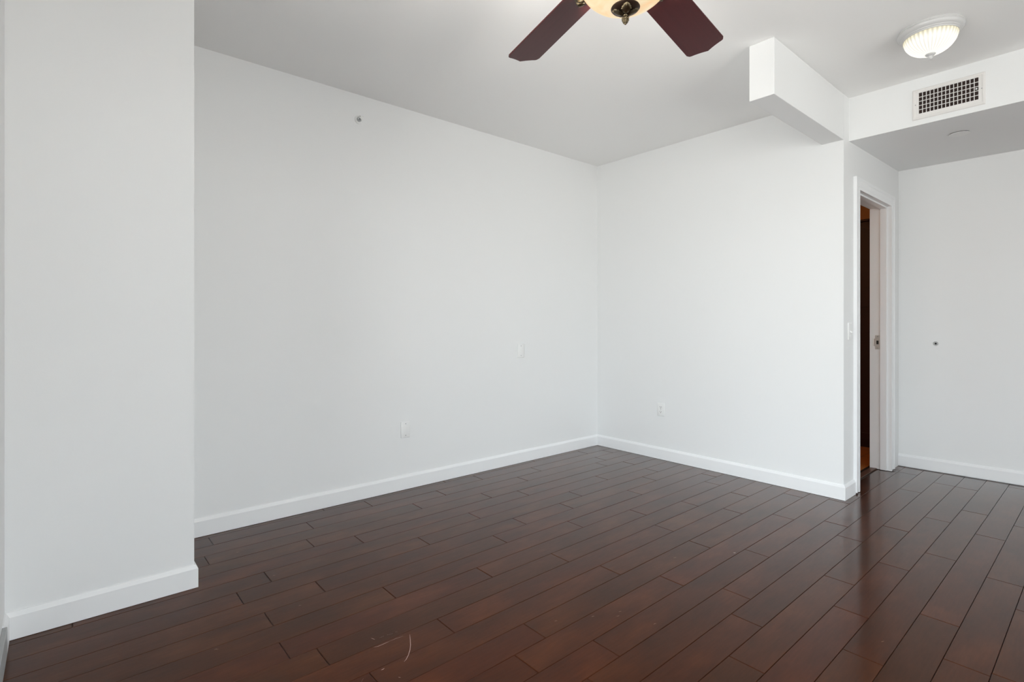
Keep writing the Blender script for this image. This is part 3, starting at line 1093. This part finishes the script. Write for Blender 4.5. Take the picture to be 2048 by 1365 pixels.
pr = [(0.0045, CZ_ - 0.004), (0.0048, CZ_ - 0.010), (0.0068, CZ_ - 0.012), (0.0068, CZ_ - 0.014), (0.0050, CZ_ - 0.016)]
cone = []
NR = 22
for i in range(NR + 1):
    u = i / NR
    r_ = 0.0105 * math.sin(math.pi * (0.16 + 0.84 * u)) ** 0.65 * (1 - 0.30 * u) if i < NR else 0.0
    cone.append((r_, CZ_ - 0.016 - 0.025 * u))
pr += cone
def scales(r, z, a):
    u = (CZ_ - 0.016 - z) / 0.025
    if u <= 0 or r < 1e-4:
        return r, Z(z)
    return r * (1 + 0.24 * math.sin(5 * a + u * 13) * math.sin(5 * a - u * 13)), Z(z)
lathe(bm, pr, 60, fn=scales)
# the single tip vertex is not passed through fn
for v in bm.verts:
    if v.co.z > 1:
        v.co.z = Z(v.co.z)
obj('pine_cone_finial', bm, M['bronze'], cap, smooth=60)

# blades
TH0 = 0.1209
PITCH = -0.1732
DROOP = 0.070
RT = 0.5866
WT = 0.140
def blade_bm():
    bm = bm_new()
    r0 = 0.155
    def hw(r):
        return WT / 2 * (1 - 0.1186 * (RT - r) / (RT - 0.2))
    pts = []
    # lower side root -> tip (s = -1), tip contour, back along s = +1
    def side(s):
        out = []
        for i in range(7):
            r = r0 + (RT - 0.016 - r0) * i / 6
            out.append((r, s * hw(r)))
        return out
    a = side(-1)
    b = side(1)[::-1]
    tip = []
    n_ = 24
    for i in range(n_ + 1):
        s = -1 + 2 * i / n_
        e = abs(s)
        bulge = 0.020 * (1 - e) ** 1.6
        if e > 0.80:
            rnd = 0.014 * (1 - math.sqrt(max(0, 1 - ((e - 0.80) / 0.20) ** 2)))
        else:
            rnd = 0.0
        tip.append((RT - 0.002 + bulge - rnd, s * hw(RT)))
    root = []
    hr = hw(r0)
    for i in range(1, 8):
        a_ = math.pi / 2 + math.pi * i / 8
        root.append((r0 + 0.03 * math.cos(a_), hr * math.sin(a_)))
    pts = a + tip[1:-1] + b + root
    th = 0.0055
    lo = [bm.verts.new((x, y, -th / 2)) for x, y in pts]
    hi = [bm.verts.new((x, y, th / 2)) for x, y in pts]
    bm.faces.new(lo[::-1])
    bm.faces.new(hi)
    for i in range(len(pts)):
        j = (i + 1) % len(pts)
        bm.faces.new((lo[i], lo[j], hi[j], hi[i]))
    bmesh.ops.recalc_face_normals(bm, faces=bm.faces)
    es = [e for e in bm.edges if len(e.link_faces) == 2 and e.calc_face_angle(0) > 1.2 and abs(e.verts[0].co.z - e.verts[1].co.z) < 1e-6]
    bmesh.ops.bevel(bm, geom=es, offset=0.0015, segments=2, profile=0.5, affect='EDGES')
    return bm
def iron_bm():
    """cast scroll bracket under the blade root"""
    bm = bm_new()
    for s in (-1, 1):
        pts = []
        for i in range(15):
            u = i / 14
            pts.append((0.085 + 0.115 * u, s * (0.012 + 0.026 * math.sin(u * math.pi * 0.75)), -0.010 + 0.0 * u))
        cx_, cy_ = 0.205, s * 0.016
        for i in range(1, 14):
            a = -s * (0.3) + s * (1.9 - i * 0.42)
            rr = 0.022 * (1 - i / 18)
            pts.append((cx_ + rr * math.cos(a), cy_ + rr * math.sin(a), -0.010))
        tube(bm, pts, [0.0045] * (len(pts) - 4) + [0.0045, 0.005, 0.0055, 0.006], 8)
    tube(bm, [(0.07, 0, -0.008), (0.12, 0, -0.012), (0.18, 0, -0.010), (0.225, 0, -0.009)], [0.010, 0.008, 0.007, 0.005], 8)
    # leaf medallion at the end
    lathe(bm, [(0, -0.018), (0.008, -0.017), (0.013, -0.012), (0.015, -0.004), (0.0, -0.003)], 18, Matrix.Translation((0.232, 0, 0)), fn=lambda r, z, a: (r * (1 + 0.22 * math.cos(5 * a)), z))
    for sx_, sy_ in ((0.17, 0.034), (0.17, -0.034)):
        lathe(bm, [(0, -0.015), (0.006, -0.014), (0.009, -0.008), (0.009, -0.003), (0, -0.003)], 14, Matrix.Translation((sx_, sy_, 0)))
    return bm
for k in range(5):
    az = TH0 + k * math.radians(72)
    Rm = Matrix.Rotation(az, 4, 'Z') @ Matrix.Rotation(DROOP, 4, 'Y') @ Matrix.Rotation(PITCH, 4, 'X')
    bl = obj('blade', blade_bm(), M['blade'], t)
    bl.matrix_local = Matrix.Translation((0, 0, Z(ZB))) @ Rm
    ir = obj('blade_iron', iron_bm(), M['bronze'], bl, smooth=50, loc=(-0.016, 0, 0))
